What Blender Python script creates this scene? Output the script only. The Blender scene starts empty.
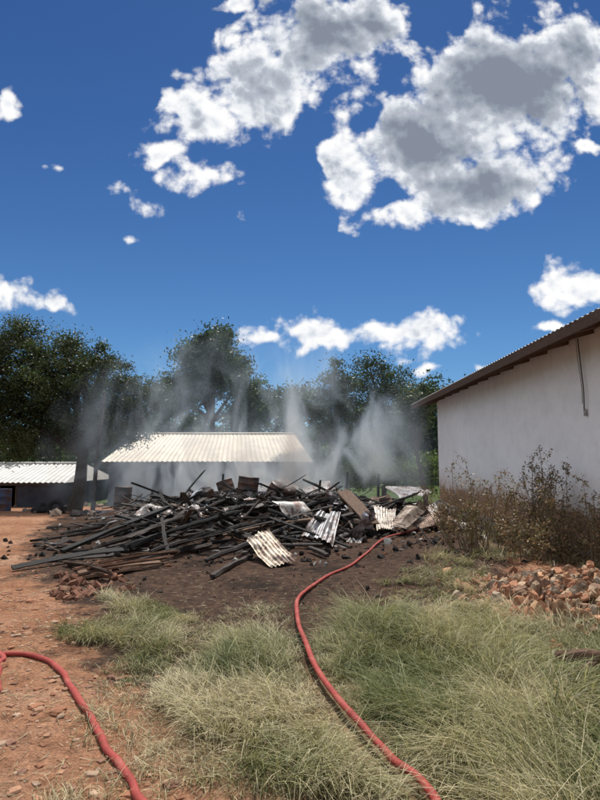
import bpy, math, numpy as np
from mathutils import Vector
rng=np.random.default_rng(7)
sc=bpy.context.scene
PITCH=math.radians(6.32); F=560.0; CAMZ=1.6
# ---------------------------------------------------------------- helpers
def ray(px,py):
    a=(px-300)/F; b=(400-py)/F
    return a, math.cos(PITCH)-b*math.sin(PITCH), math.sin(PITCH)+b*math.cos(PITCH)
def sstep(a,b,x):
    t=np.clip((x-a)/(b-a),0,1); return t*t*(3-2*t)
TAB=np.random.default_rng(3).random((256,256))
def vnoise(x,y):
    ix=np.floor(x).astype(int); iy=np.floor(y).astype(int)
    fx=x-ix; fy=y-iy; fx=fx*fx*(3-2*fx); fy=fy*fy*(3-2*fy)
    g=lambda i,j:TAB[i&255,j&255]
    return (g(ix,iy)*(1-fx)+g(ix+1,iy)*fx)*(1-fy)+(g(ix,iy+1)*(1-fx)+g(ix+1,iy+1)*fx)*fy
def fbm(x,y,o=4):
    s=0;a=.5;t=0
    for i in range(o):
        s=s+a*(vnoise(x+17.3*i,y+5.1*i)-.5)*2; t+=a; a*=.5; x=x*2.03; y=y*2.03
    return s/t
HX,HY=2.95,6.35
def hgt(x,y):
    x=np.asarray(x,float); y=np.asarray(y,float)
    h=-0.5*sstep(15,28,y)+ 2.2*sstep(60,130,y)+22*sstep(120,420,y)*(1+.3*fbm(x/90,y/90,3))
    r=np.hypot(x-HX,y-HY); h=h+0.10*np.exp(-(r/1.0)**2)
    near=np.exp(-np.maximum(y-10,0)/12)
    h=h+near*(0.035*fbm(x*.8,y*.8,3)+0.014*fbm(x*5,y*5,4)+0.02*fbm(x*2.1+9,y*2.1,3))
    return h
def gp(px,py,dz=0.0):
    a,y,z=ray(px,py); zg=0.0
    for _ in range(12):
        t=(zg-CAMZ)/z; zg=float(hgt(a*t,y*t))+dz
    return np.array([a*t,y*t,zg])
def at(px,py,D):
    a,y,z=ray(px,py); return np.array([a/y*D,D,CAMZ+z/y*D])
class Acc:
    def __init__(s): s.v=[];s.f=[];s.c=[];s.m=[];s.n=0
    def add(s,v,f,col=(1,1,1),mi=0):
        v=np.asarray(v,float).reshape(-1,3); f=np.asarray(f,int).reshape(-1,4)
        c=np.asarray(col,float)
        if c.ndim==1: c=np.tile(c,(len(v),1))
        s.v.append(v); s.f.append(f+s.n); s.c.append(c); s.m.append(np.full(len(f),mi)); s.n+=len(v)
    def build(s,name,mats,smooth=False,parent=None):
        v=np.concatenate(s.v);f=np.concatenate(s.f);c=np.concatenate(s.c);mi=np.concatenate(s.m)
        me=bpy.data.meshes.new(name)
        me.vertices.add(len(v)); me.vertices.foreach_set('co',v.ravel())
        me.loops.add(len(f)*4); me.loops.foreach_set('vertex_index',f.ravel())
        me.polygons.add(len(f)); me.polygons.foreach_set('loop_start',np.arange(len(f))*4)
        me.polygons.foreach_set('loop_total',np.full(len(f),4))
        me.polygons.foreach_set('material_index',mi)
        me.polygons.foreach_set('use_smooth',np.full(len(f),smooth))
        me.update(calc_edges=True); 
        at_=me.color_attributes.new('Col','FLOAT_COLOR','POINT')
        at_.data.foreach_set('color',np.concatenate([c,np.ones((len(c),1))],1).ravel())
        for m in (mats if isinstance(mats,list) else [mats]): me.materials.append(m)
        ob=bpy.data.objects.new(name,me); sc.collection.objects.link(ob)
        if parent: ob.parent=parent
        return ob
def empty(name,loc=(0,0,0)):
    e=bpy.data.objects.new(name,None); sc.collection.objects.link(e); return e
def nrm(v): v=np.asarray(v,float); return v/(np.linalg.norm(v)+1e-9)
def tube(acc,pts,rad,sides=8,col=(1,1,1),mi=0,cap=True,flat=1.0):
    pts=np.asarray(pts,float); n=len(pts); rad=np.broadcast_to(np.asarray(rad,float),(n,)).copy()
    if cap:
        pts=np.concatenate([pts[:1],pts,pts[-1:]]); rad=np.concatenate([[1e-3],rad,[1e-3]]); n+=2
    T=np.gradient(pts,axis=0)
    if cap: T[0]=T[1]=pts[2]-pts[1]; T[-1]=T[-2]=pts[-2]-pts[-3]
    T/=np.linalg.norm(T,axis=1)[:,None]+1e-9
    up=np.array([0,0,1.]) if abs(T.mean(0)[2])<.8 else np.array([1.,0,0])
    A=np.cross(T,up); A/=np.linalg.norm(A,axis=1)[:,None]+1e-9; B=np.cross(A,T)
    th=np.linspace(0,2*np.pi,sides,endpoint=False)
    V=pts[:,None]+rad[:,None,None]*(np.cos(th)[None,:,None]*A[:,None]+flat*np.sin(th)[None,:,None]*B[:,None])
    i=np.arange(n-1)[:,None]*sides; j=np.arange(sides)[None]; k=(j+1)%sides
    f=np.stack([i+j,i+k,i+sides+k,i+sides+j],-1).reshape(-1,4)
    acc.add(V.reshape(-1,3),f,col,mi)
def spline(P,n):
    P=np.asarray(P,float); Q=np.concatenate([[2*P[0]-P[1]],P,[2*P[-1]-P[-2]]]); out=[]
    for i in range(1,len(Q)-2):
        t=np.linspace(0,1,n,endpoint=False)[:,None]
        a,b,c,d=Q[i-1],Q[i],Q[i+1],Q[i+2]
        out.append(.5*((2*b)+(-a+c)*t+(2*a-5*b+4*c-d)*t**2+(-a+3*b-3*c+d)*t**3))
    out.append(P[-1:]); return np.concatenate(out)
def beam(acc,p,q,w,h,col,jit=.12,bend=.02,seg=6,mi=0):
    p=np.asarray(p,float);q=np.asarray(q,float); T=nrm(q-p); up=nrm(rng.normal(size=3)*.25+[0,0,1])
    A=nrm(np.cross(T,up)); B=np.cross(A,T); L=np.linalg.norm(q-p)
    V=[];bd=rng.normal(size=3)*bend*L
    ts=np.linspace(0,1,seg)
    for k,t in enumerate(ts):
        c=p+(q-p)*t+bd*math.sin(math.pi*t)
        for sx,sy in((-1,-1),(1,-1),(1,1),(-1,1)):
            V.append(c+A*sx*w/2*(1+rng.normal()*jit)+B*sy*h/2*(1+rng.normal()*jit))
    Fc=[]
    for k in range(seg-1):
        for j in range(4):
            Fc.append([4*k+j,4*k+(j+1)%4,4*k+4+(j+1)%4,4*k+4+j])
    Fc.append([0,3,2,1]); e=4*(seg-1); Fc.append([e,e+1,e+2,e+3])
    acc.add(V,Fc,col,mi)
def pole(acc,p,q,r,col):
    n=max(6,int(np.linalg.norm(np.asarray(q)-p)/.18)); t=np.linspace(0,1,n)[:,None]; p=np.asarray(p,float); q=np.asarray(q,float)
    b=rng.normal(size=3)*.012*np.linalg.norm(q-p)
    P=p+(q-p)*t+b*np.sin(math.pi*t)+rng.normal(size=(n,3))*r*.15
    R=r*(1.1-.35*t[:,0])*(1+rng.normal(size=n)*.14); R[-1]*=.45; R[0]*=.7
    tube(acc,P,R,6,col)
def box(acc,lo,hi,col=(1,1,1),mi=0):
    x0,y0,z0=lo;x1,y1,z1=hi
    V=[(x0,y0,z0),(x1,y0,z0),(x1,y1,z0),(x0,y1,z0),(x0,y0,z1),(x1,y0,z1),(x1,y1,z1),(x0,y1,z1)]
    acc.add(V,[[0,3,2,1],[4,5,6,7],[0,1,5,4],[1,2,6,5],[2,3,7,6],[3,0,4,7]],col,mi)
g=[(i,j,k) for i in(-1,0,1) for j in(-1,0,1) for k in(-1,0,1) if (i,j,k)!=(0,0,0)]
gi={p:n for n,p in enumerate(g)}; RF=[]
for ax in range(3):
    for s in(-1,1):
        for a in(-1,0):
            for b in(-1,0):
                q=[]
                for (da,db) in((0,0),(1,0),(1,1),(0,1)):
                    p=[0,0,0];p[ax]=s;p[(ax+1)%3]=a+da;p[(ax+2)%3]=b+db;q.append(gi[tuple(p)])
                RF.append(q if s>0 else q[::-1])
RV=np.array(g,float); RF=np.array(RF)
def rot():
    q=nrm(rng.normal(size=4));w,x,y,z=q
    return np.array([[1-2*(y*y+z*z),2*(x*y-z*w),2*(x*z+y*w)],[2*(x*y+z*w),1-2*(x*x+z*z),2*(y*z-x*w)],[2*(x*z-y*w),2*(y*z+x*w),1-2*(x*x+y*y)]])
def rock(acc,c,size,rnd,col,jit=.13,mi=0,flatrot=False):
    v=RV.copy(); l=np.linalg.norm(v,axis=1)[:,None]; v=v*(1-rnd)+v/l*rnd*1.15
    v=v+rng.normal(size=v.shape)*jit
    v=v*np.asarray(size)*.5
    if flatrot:
        a=rng.uniform(0,6.28);R=np.array([[math.cos(a),-math.sin(a),0],[math.sin(a),math.cos(a),0],[0,0,1]])
    else: R=rot()
    acc.add(v@R.T+c,RF,col,mi)
def corr(acc,c00,c10,c11,c01,pitch=.076,amp=.012,nv=8,col=(1,1,1),warp=0.0,mi=0,sub=6,colfn=None):
    c00,c10,c11,c01=[np.asarray(c,float) for c in(c00,c10,c11,c01)]
    W=np.linalg.norm(c10-c00); nu=max(4,int(W/pitch*sub))
    u=np.linspace(0,1,nu+1)[:,None,None]; v=np.linspace(0,1,nv+1)[None,:,None]
    P=c00*(1-u)*(1-v)+c10*u*(1-v)+c11*u*v+c01*(1-u)*v
    N=nrm(np.cross(c10-c00,c01-c00))
    off=amp*np.sin(u*W/pitch*2*np.pi)
    if warp: off=off+warp*(fbm(u*2.3+rng.uniform(0,50),v*2.1+rng.uniform(0,50),2))
    P=P+N*off
    i=np.arange(nu)[:,None]*(nv+1); j=np.arange(nv)[None]
    f=np.stack([i+j,i+nv+1+j,i+nv+2+j,i+j+1],-1).reshape(-1,4)
    acc.add(P.reshape(-1,3),f,col,mi)
def sdpoly(x,y,poly):
    poly=np.asarray(poly)[:,:2]; d=np.full(x.shape,1e9); ins=np.zeros(x.shape,bool)
    n=len(poly)
    for i in range(n):
        ax,ay=poly[i];bx,by=poly[(i+1)%n]; ex,ey=bx-ax,by-ay
        t=np.clip(((x-ax)*ex+(y-ay)*ey)/(ex*ex+ey*ey+1e-9),0,1)
        d=np.minimum(d,np.hypot(x-ax-t*ex,y-ay-t*ey))
        c=((ay>y)!=(by>y)); xi=ax+(y-ay)/(by-ay+1e-12)*(bx-ax); ins^=(c&(x<xi))
    return np.where(ins,d,-d)
# ---------------------------------------------------------------- materials
def newmat(name,rough=.9,spec=.2):
    m=bpy.data.materials.new(name); m.use_nodes=True; nt=m.node_tree; b=nt.nodes['Principled BSDF']
    b.inputs['Roughness'].default_value=rough; b.inputs['Specular IOR Level'].default_value=spec
    return m,nt,b
def N(nt,t,**k):
    n=nt.nodes.new(t)
    for a,v in k.items(): setattr(n,a,v)
    return n
def noise(nt,scale,detail=5,rough=.6,vec=None):
    n=N(nt,'ShaderNodeTexNoise'); n.inputs['Scale'].default_value=scale; n.inputs['Detail'].default_value=detail; n.inputs['Roughness'].default_value=rough
    if vec is None:
        tc=nt.nodes.new('ShaderNodeTexCoord'); vec=tc.outputs['Object']
    nt.links.new(vec,n.inputs['Vector']); return n.outputs['Fac']
def ramp(nt,src,stops):
    r=nt.nodes.new('ShaderNodeValToRGB'); e=r.color_ramp.elements
    while len(e)<len(stops): e.new(.5)
    for k,(p,c) in enumerate(stops):
        e[k].position=p; e[k].color=(c[0],c[1],c[2],1) if not np.isscalar(c) else (c,c,c,1)
    nt.links.new(src,r.inputs['Fac']); return r.outputs['Color']
def mixc(nt,fac,a,b,mode='MIX'):
    m=nt.nodes.new('ShaderNodeMix'); m.data_type='RGBA'; m.blend_type=mode
    for s,v in((0,fac),(6,a),(7,b)):
        if isinstance(v,bpy.types.NodeSocket): nt.links.new(v,m.inputs[s])
        elif s==0: m.inputs[0].default_value=v
        else: m.inputs[s].default_value=(v[0],v[1],v[2],1)
    return m.outputs[2]
def mth(nt,op,a,b=0.0,c=None,clamp=False):
    m=nt.nodes.new('ShaderNodeMath'); m.operation=op; m.use_clamp=clamp
    for s,v in((0,a),(1,b),(2,c)):
        if v is None: continue
        if isinstance(v,bpy.types.NodeSocket): nt.links.new(v,m.inputs[s])
        else: m.inputs[s].default_value=v
    return m.outputs[0]
def mrange(nt,src,a,b,c=0.0,d=1.0):
    n=nt.nodes.new('ShaderNodeMapRange'); nt.links.new(src,n.inputs[0]); n.inputs[1].default_value=a; n.inputs[2].default_value=b; n.inputs[3].default_value=c; n.inputs[4].default_value=d; return n.outputs[0]
def bump(nt,b,src,st=.4,dist=.02):
    n=nt.nodes.new('ShaderNodeBump'); n.inputs['Strength'].default_value=st; n.inputs['Distance'].default_value=dist
    nt.links.new(src,n.inputs['Height']); nt.links.new(n.outputs[0],b.inputs['Normal'])
def attr(nt,name='Col'):
    a=nt.nodes.new('ShaderNodeAttribute'); a.attribute_name=name; return a
def colmat(name,rough=.9,nscale=8,var=.5,bst=.4,bd=.01,spec=.2):
    m,nt,b=newmat(name,rough,spec); a=attr(nt)
    n=noise(nt,nscale,6,.65); r=ramp(nt,n,[(.25,1-var),(.75,1+var)])
    c=mixc(nt,1,a.outputs['Color'],r,'MULTIPLY'); nt.links.new(c,b.inputs['Base Color'])
    bump(nt,b,n,bst,bd); return m
def leafmat(name,trans=.35,tc_=(1.1,1.25,.6)):
    m=bpy.data.materials.new(name); m.use_nodes=True; nt=m.node_tree; nt.nodes.clear()
    o=nt.nodes.new('ShaderNodeOutputMaterial'); a=attr(nt)
    p=nt.nodes.new('ShaderNodeBsdfPrincipled'); p.inputs['Roughness'].default_value=.5; p.inputs['Specular IOR Level'].default_value=.3
    t=nt.nodes.new('ShaderNodeBsdfTranslucent'); mx=nt.nodes.new('ShaderNodeMixShader'); mx.inputs[0].default_value=trans
    c=a.outputs['Color']; c2=mixc(nt,1,c,tc_,'MULTIPLY')
    nt.links.new(c,p.inputs['Base Color']); nt.links.new(c2,t.inputs['Color'])
    nt.links.new(p.outputs[0],mx.inputs[1]); nt.links.new(t.outputs[0],mx.inputs[2]); nt.links.new(mx.outputs[0],o.inputs['Surface'])
    return m
M_leaf=leafmat('foliage_leaf',.28); M_grass=leafmat('grass_blade',.33,(1.08,1.05,.75)); M_dry=leafmat('dry_leaf',.25,(1.1,1,.8))
M_bark=colmat('bark',.95,14,.5,.8,.02); M_char=colmat('charred_wood',.75,26,.85,1.0,.014,.3)
M_stone=colmat('stone',.95,18,.45,.6,.008); M_wood=colmat('timber',.85,16,.4,.4,.004)
M_ash=colmat('ash_and_soil',.97,9,.7,1.0,.04,.05)
# ground
M_gr,nt,b=newmat('earth',.97,.1)
a=attr(nt); sep=nt.nodes.new('ShaderNodeSeparateColor'); nt.links.new(a.outputs['Color'],sep.inputs[0])
n1=noise(nt,.9,8,.65); n2=noise(nt,9,8,.7); n3=noise(nt,55,5,.7); n4=noise(nt,2.6,9,.7)
dirt=ramp(nt,n1,[(.3,(.20,.088,.048)),(.5,(.30,.15,.085)),(.7,(.38,.225,.145))])
d2=ramp(nt,n2,[(.3,.5),(.5,1.0),(.75,1.4)]); dirt=mixc(nt,1,dirt,d2,'MULTIPLY')
d3=ramp(nt,n3,[(.3,.5),(.5,1.0),(.7,1.5)]); dirt=mixc(nt,1,dirt,d3,'MULTIPLY')
burn=ramp(nt,n2,[(.3,(.020,.013,.010)),(.5,(.068,.042,.030)),(.72,(.14,.08,.052))]); burn=mixc(nt,1,burn,d3,'MULTIPLY')
burn=mixc(nt,ramp(nt,n1,[(.5,0),(.65,.75)]),burn,(.012,.010,.009))
und=ramp(nt,n2,[(.3,(.09,.06,.035)),(.5,(.19,.13,.075)),(.7,(.32,.24,.14))]); und=mixc(nt,1,und,d3,'MULTIPLY')
far=ramp(nt,n1,[(.3,(.035,.06,.018)),(.6,(.07,.10,.03)),(.8,(.12,.12,.05))])
def soft(s,k=1.0):
    x=mth(nt,'ADD',s,mth(nt,'MULTIPLY',mth(nt,'SUBTRACT',n4,.5),k)); 
    mr=nt.nodes.new('ShaderNodeMapRange'); mr.interpolation_type='SMOOTHSTEP'
    nt.links.new(x,mr.inputs[0]); mr.inputs[1].default_value=.25; mr.inputs[2].default_value=.75; return mr.outputs[0]
c=mixc(nt,soft(sep.outputs[1]),dirt,und); c=mixc(nt,soft(sep.outputs[0],1.9),c,burn); c=mixc(nt,soft(sep.outputs[2]),c,far)
nt.links.new(c,b.inputs['Base Color'])
hh=mth(nt,'ADD',mth(nt,'MULTIPLY',n2,.6),mth(nt,'MULTIPLY',n3,.35)); bump(nt,b,hh,1.0,.05)
# ---------------------------------------------------------------- ground
def axis(lo,hi,step,far_lo,far_hi):
    m=list(np.arange(lo,hi,step)); s=step;x=m[-1]
    while x<far_hi: s*=1.09; x+=s; m.append(x)
    s=step;x=m[0];l=[]
    while x>far_lo: s*=1.09; x-=s; l.append(x)
    return np.array(l[::-1]+m)
X=axis(-6,6,.05,-900,900); Y=axis(2,14,.05,-60,1200)
gx,gy=np.meshgrid(X,Y,indexing='ij')
BURN=[gp(*p) for p in [(80,590),(100,655),(165,690),(225,670),(260,650),(300,660),(350,630),(390,614),(470,602),(510,560),(480,530),(440,505)]]+[np.array([4.9,23,0]),np.array([-9,23,0])]+[gp(35,540),gp(30,575)]
GRASS=[gp(*p) for p in [(140,720),(170,660),(235,632),(300,640),(345,620),(400,612),(450,606),(505,600),(600,590),(800,600),(800,830),(290,830),(215,800),(165,760)]]
CL2=[gp(*p) for p in [(90,655),(84,620),(115,600),(165,602),(200,635),(165,670)]]
sb=sdpoly(gx,gy,BURN); sg=np.maximum(sdpoly(gx,gy,GRASS),sdpoly(gx,gy,CL2))
Rm=sstep(-1.0,.7,sb); Gm=sstep(-.5,.5,sg)*.9
Bm=np.maximum(sstep(24,30,gy),sstep(14,22,-gx)); Bm=np.maximum(Bm,sstep(8,12,gx)*.8)
acc=Acc(); nx,ny=gx.shape
i=np.arange(nx-1)[:,None]*ny; j=np.arange(ny-1)[None]
f=np.stack([i+j,i+ny+j,i+ny+j+1,i+j+1],-1).reshape(-1,4)
acc.add(np.stack([gx,gy,hgt(gx,gy)],-1).reshape(-1,3),f,np.stack([Rm,Gm,Bm],-1).reshape(-1,3))
acc.build('ground',M_gr,True)
# ---------------------------------------------------------------- hose paths
def hosepath(px):
    P=[gp(*p) for p in px]; l=spline(P,14); w=np.linspace(0,1,len(l)); l[:,0]+=.010*np.sin(w*37)+.004*np.sin(w*91); return l
H1=hosepath([(440,830),(424,800),(398,775),(372,750),(345,718),(318,678),(302,645),(297,618),(303,597),(322,580),(348,568),(364,556),(378,545),(398,537),(422,531),(450,527),(470,524)])
H2=hosepath([(-160,690),(-90,672),(-30,660),(10,656),(38,659),(60,674),(80,702),(102,742),(125,777),(150,815)])
H3=hosepath([(-14,735),(-8,710),(-3,688),(-2,668),(2,657),(-20,648)])
def dhose(x,y): return float(np.min(np.hypot(x-H1[:,0],y-H1[:,1])))
# ---------------------------------------------------------------- grass
def blades(acc,base,ang,L,lean,droop,wd,col,seg=4):
    n=len(base); t=np.linspace(0,1,seg+1)
    d=np.stack([np.cos(ang),np.sin(ang),0*ang],-1)
    sd=ang+np.pi/2+rng.normal(0,.6,n); s=np.stack([np.cos(sd),np.sin(sd),0*sd],-1)
    P=base[:,None]+d[:,None]*(L*lean)[:,None,None]*(t**1.7)[None,:,None]
    P[:,:,2]+=(L[:,None]*(t[None]-droop[:,None]*t[None]**2.2))
    w=wd[:,None]*(1-t[None]**2*.85)/2
    V=np.stack([P-s[:,None]*w[...,None],P+s[:,None]*w[...,None]],2)
    k=np.arange(n)[:,None]*(2*(seg+1)); q=np.arange(seg)[None]*2
    f=np.stack([k+q,k+q+1,k+q+3,k+q+2],-1).reshape(-1,4)
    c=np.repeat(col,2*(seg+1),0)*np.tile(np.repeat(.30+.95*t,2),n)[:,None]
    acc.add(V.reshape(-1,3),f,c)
STRAW=np.array([.66,.58,.38]);PALE=np.array([.42,.40,.20]);GREEN=np.array([.13,.165,.05])
def grassfield(acc,poly,ntuft,nb,Lr,soft_=.3,thr=-.25,wd=.004,greenfn=None,ns=1.3,gb=.33):
    poly=np.asarray(poly)[:,:2]; lo=poly.min(0)-soft_; hi=poly.max(0)+soft_
    hi=np.minimum(hi,[4.9,30])
    P=rng.uniform(lo,hi,(ntuft*6,2)); sd=sdpoly(P[:,0],P[:,1],poly)
    nn=fbm(P[:,0]*ns,P[:,1]*ns,4)
    dh=np.min(np.hypot(P[:,0][:,None]-H1[None,::2,0],P[:,1][:,None]-H1[None,::2,1]),1)
    hp=((P[:,0]-HX)/.85)**2+((P[:,1]-HY)/1.15)**2
    keep=(sd+nn*soft_*1.5>0)&(nn+np.clip(sd,0,.5)*.8>thr+rng.normal(0,.15,len(P)))&(dh>.09)&(hp>1+rng.normal(0,.25,len(P))); P=P[keep][:ntuft]; dh=dh[keep][:ntuft]
    n=len(P); flow=fbm(P[:,0]*.7+40,P[:,1]*.7+11,2)*5+math.pi*1.2
    sz=rng.uniform(.45,1.25,n)*(1+.7*fbm(P[:,0]*1.4+5,P[:,1]*1.4,2))*(.3+.7*sstep(.06,.35,dh))
    B=np.repeat(P,nb,0)+rng.normal(0,.035,(n*nb,2))
    ang=np.repeat(flow,nb)+rng.normal(0,1.15,n*nb)
    L=np.repeat(sz,nb)*rng.uniform(Lr[0],Lr[1],n*nb)
    base=np.stack([B[:,0],B[:,1],hgt(B[:,0],B[:,1])-.01],-1)
    gmix=np.clip(gb+1.4*fbm(P[:,0]*1.3+3,P[:,1]*1.3+8,3)+(greenfn(P) if greenfn is not None else 0),0,1)
    gm=np.clip(np.repeat(gmix,nb)+rng.normal(0,.3,n*nb),0,1)[:,None]
    col=np.where(gm<.5,STRAW*(1-2*gm)+PALE*2*gm,PALE*(2-2*gm)+GREEN*(2*gm-1))
    col=col*rng.uniform(.5,1.3,(n*nb,1))
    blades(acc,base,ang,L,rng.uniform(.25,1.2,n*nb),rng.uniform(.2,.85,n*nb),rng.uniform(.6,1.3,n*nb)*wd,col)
ga=Acc()
gfun=lambda P: .6*sstep(1.2,2.6,P[:,0])*sstep(5.6,4.2,P[:,1])-.04-.2*sstep(4.0,5.5,P[:,1])*sstep(1.5,.5,P[:,0])
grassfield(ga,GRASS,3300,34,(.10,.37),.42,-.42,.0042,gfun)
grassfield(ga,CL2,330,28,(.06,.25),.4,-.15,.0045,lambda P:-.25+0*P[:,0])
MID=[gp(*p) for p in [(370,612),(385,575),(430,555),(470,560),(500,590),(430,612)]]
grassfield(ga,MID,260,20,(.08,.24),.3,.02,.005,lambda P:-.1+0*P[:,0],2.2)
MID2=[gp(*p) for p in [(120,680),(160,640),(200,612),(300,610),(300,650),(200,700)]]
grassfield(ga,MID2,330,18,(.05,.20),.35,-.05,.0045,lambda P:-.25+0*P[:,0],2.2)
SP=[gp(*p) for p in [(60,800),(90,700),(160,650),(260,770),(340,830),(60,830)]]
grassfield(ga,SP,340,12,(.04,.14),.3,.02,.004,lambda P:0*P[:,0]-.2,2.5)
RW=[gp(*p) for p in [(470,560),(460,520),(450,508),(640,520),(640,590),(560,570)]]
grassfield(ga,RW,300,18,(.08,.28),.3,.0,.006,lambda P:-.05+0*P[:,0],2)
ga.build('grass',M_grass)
wa=Acc()
W=[gp(*p) for p in [(530,720),(550,665),(590,650),(700,660),(700,790),(570,750)]]
grassfield(wa,W,200,18,(.16,.40),.2,-.3,.009,lambda P:.75+0*P[:,0])
wa.build('green_weeds',M_grass)
sa=Acc(); n=3200; P=np.stack([rng.uniform(-4,3.5,n),2.4+rng.gamma(1.6,1.7,n)],-1); P=P[P[:,1]<10]; n=len(P)
a_=rng.uniform(0,6.28,n); l_=rng.uniform(.02,.10,n); d=np.stack([np.cos(a_),np.sin(a_)],-1); s=np.stack([-d[:,1],d[:,0]],-1)*.0018
z=lambda q:np.concatenate([q,(hgt(q[:,0],q[:,1])+.006)[:,None]],1)
V=np.stack([z(P-d*l_[:,None]/2-s),z(P+d*l_[:,None]/2-s),z(P+d*l_[:,None]/2+s)+[0,0,.004],z(P-d*l_[:,None]/2+s)],1)
sa.add(V.reshape(-1,3),np.arange(n*4).reshape(-1,4),np.repeat(STRAW*rng.uniform(.4,1,(n,1)),4,0)); sa.build('straw_litter',M_grass)
# ---------------------------------------------------------------- trees
def tree(name,base,trunk_top,r0,lobes,ncl,lpc,ls,cr,col,seed,nlimb=9,shell=.45,bark=(.06,.045,.035),obj=True,acc=None,mat=None):
    global rng
    rng=np.random.default_rng(seed); acc=acc or Acc()
    base=np.asarray(base,float); top=np.asarray(trunk_top,float)
    lobes=np.asarray(lobes,float); vol=lobes[:,3]*lobes[:,4]*lobes[:,5]; pr=vol**.8/np.sum(vol**.8)
    li=rng.choice(len(lobes),ncl,p=pr); d=rng.normal(size=(ncl,3)); d/=np.linalg.norm(d,axis=1)[:,None]
    C=lobes[li,:3]+d*lobes[li,3:6]*(rng.random(ncl)**shell)[:,None]
    C=C[C[:,2]>base[2]+.3]
    if r0>0:
        tr=spline([base,base*.6+top*.4+rng.normal(size=3)*r0*.6,top],5); tube(acc,tr,np.linspace(r0*1.15,r0*.7,len(tr)),9,bark,1)
        nodes=[];
        for k in range(nlimb):
            e=C[rng.integers(len(C))]*.75+lobes[rng.integers(len(lobes)),:3]*.25
            e=e if k>=len(lobes) else lobes[k,:3]
            m=top*.55+e*.45+np.array([0,0,.12*np.linalg.norm(e-top)])+rng.normal(size=3)*.12
            l=spline([top-[0,0,.15*k/nlimb],m,e],6); tube(acc,l,np.linspace(r0*.6,r0*.12,len(l)),6,bark,1); nodes.append(l[3:])
        nodes=np.concatenate(nodes)
        for c in C:
            q=nodes[np.argmin(np.linalg.norm(nodes-c,axis=1)+rng.random(len(nodes))*.4)]
            m=(q+c)/2+rng.normal(size=3)*.12; tube(acc,spline([q,m,c],3),np.linspace(r0*.13,r0*.03,7),4,bark,1,cap=False)
    n=len(C)*lpc; ci=np.repeat(np.arange(len(C)),lpc)
    crs=cr*rng.uniform(.5,1.5,len(C))
    off=rng.normal(size=(n,3))*crs[ci][:,None]*np.array([1,1,.7])
    P=C[ci]+off
    a=rng.normal(size=(n,3));a/=np.linalg.norm(a,axis=1)[:,None]; b_=np.cross(a,rng.normal(size=(n,3)));b_/=np.linalg.norm(b_,axis=1)[:,None]
    s=ls*rng.uniform(.6,1.4,n)[:,None]
    V=np.stack([P-a*s,P-b_*s*.45,P+a*s,P+b_*s*.45],1)
    cc=np.asarray(col)*np.clip(rng.normal(1,.4,len(C)),.4,2.2)[ci][:,None]*rng.uniform(.7,1.3,(n,1))
    cc[:,0]*=rng.uniform(.85,1.25,n)
    acc.add(V.reshape(-1,3),np.arange(n*4).reshape(-1,4),np.repeat(cc,4,0),0)
    if obj: return acc.build(name,[mat or M_leaf,M_bark])
def L(px,py,D,rx,rz,ry=None):
    p=at(px,py,D); k=D/F; return [p[0],p[1],p[2],rx*k,(ry or rx)*k,rz*k]
D=22
tree('shade_tree',[-8.75,D,-.35],[-8.5,D,1.9],.27,[L(75,388,D,58,50),L(12,372,D,50,46),L(134,402,D,32,28),L(25,430,D,50,30),L(108,430,D,48,18),L(-40,400,D,50,60),L(62,345,D,22,16),L(20,334,D,18,16),L(105,362,D,20,16)],560,220,.050,.25,(.046,.062,.024),11,16,.38)
D=46
tree('tall_tree',[-7.2,D,-.4],[-7.2,D,5],.3,[L(212,365,D,30,34),L(190,385,D,26,28),L(240,385,D,26,26),L(215,342,D,17,16),L(168,398,D,26,22),L(252,408,D,22,20),L(190,352,D,12,10)],300,150,.13,.5,(.048,.075,.036),12,10)
D=30
tree('acacia_tree',[1.9,D,-.5],[2.0,D,2.2],.15,[L(338,392,D,30,30),L(312,408,D,30,22),L(335,363,D,12,12),L(350,430,D,26,20),L(295,400,D,16,14)],210,85,.07,.27,(.046,.066,.026),13,12)
tree('acacia_tree',[4.6,31,-.5],[4.5,31,2.4],.14,[L(385,390,31,30,28),L(370,366,31,15,14),L(412,400,31,22,20),L(392,425,31,28,18)],200,85,.07,.27,(.044,.066,.026),14,12)
tree('acacia_tree',[5.6,25,-.45],[5.2,25,2.0],.11,[L(412,410,25,18,20),L(425,395,25,14,12)],70,80,.065,.25,(.048,.066,.025),15,6)
ba=Acc(); bl=[]
rr=np.random.default_rng(5)
for px in range(-60,640,16):
    topy=410+rr.uniform(-14,10)
    if 265<px<310: topy=390
    if px>425: topy=384+rr.uniform(-8,8)
    if px<110: topy=430
    DD=rr.uniform(50,60); 
    for q in range(3):
        yy=topy+16+q*26; bl.append(L(px+rr.uniform(-8,8),yy,DD,18,18))
tree('x',[0,0,-3],[0,0,0],0,bl,1500,80,.2,.6,(.045,.068,.032),21,obj=False,acc=ba)
ba.build('background_trees',[M_leaf,M_bark])
ba=Acc(); bl=[L(415,478,27,22,16),L(395,470,28,24,14),L(350,476,29,30,12),L(432,465,27,14,20)]
tree('x',[0,0,-3],[0,0,0],0,bl,170,90,.07,.25,(.10,.15,.035),22,obj=False,acc=ba); ba.build('green_bush',[M_leaf,M_bark])
ba=Acc(); bl=[L(20,452,33,70,12),L(100,460,36,40,14),L(-60,450,33,60,25)]
tree('x',[0,0,-3],[0,0,0],0,bl,220,90,.12,.4,(.03,.045,.016),23,obj=False,acc=ba); ba.build('hedge',[M_leaf,M_bark])
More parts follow.
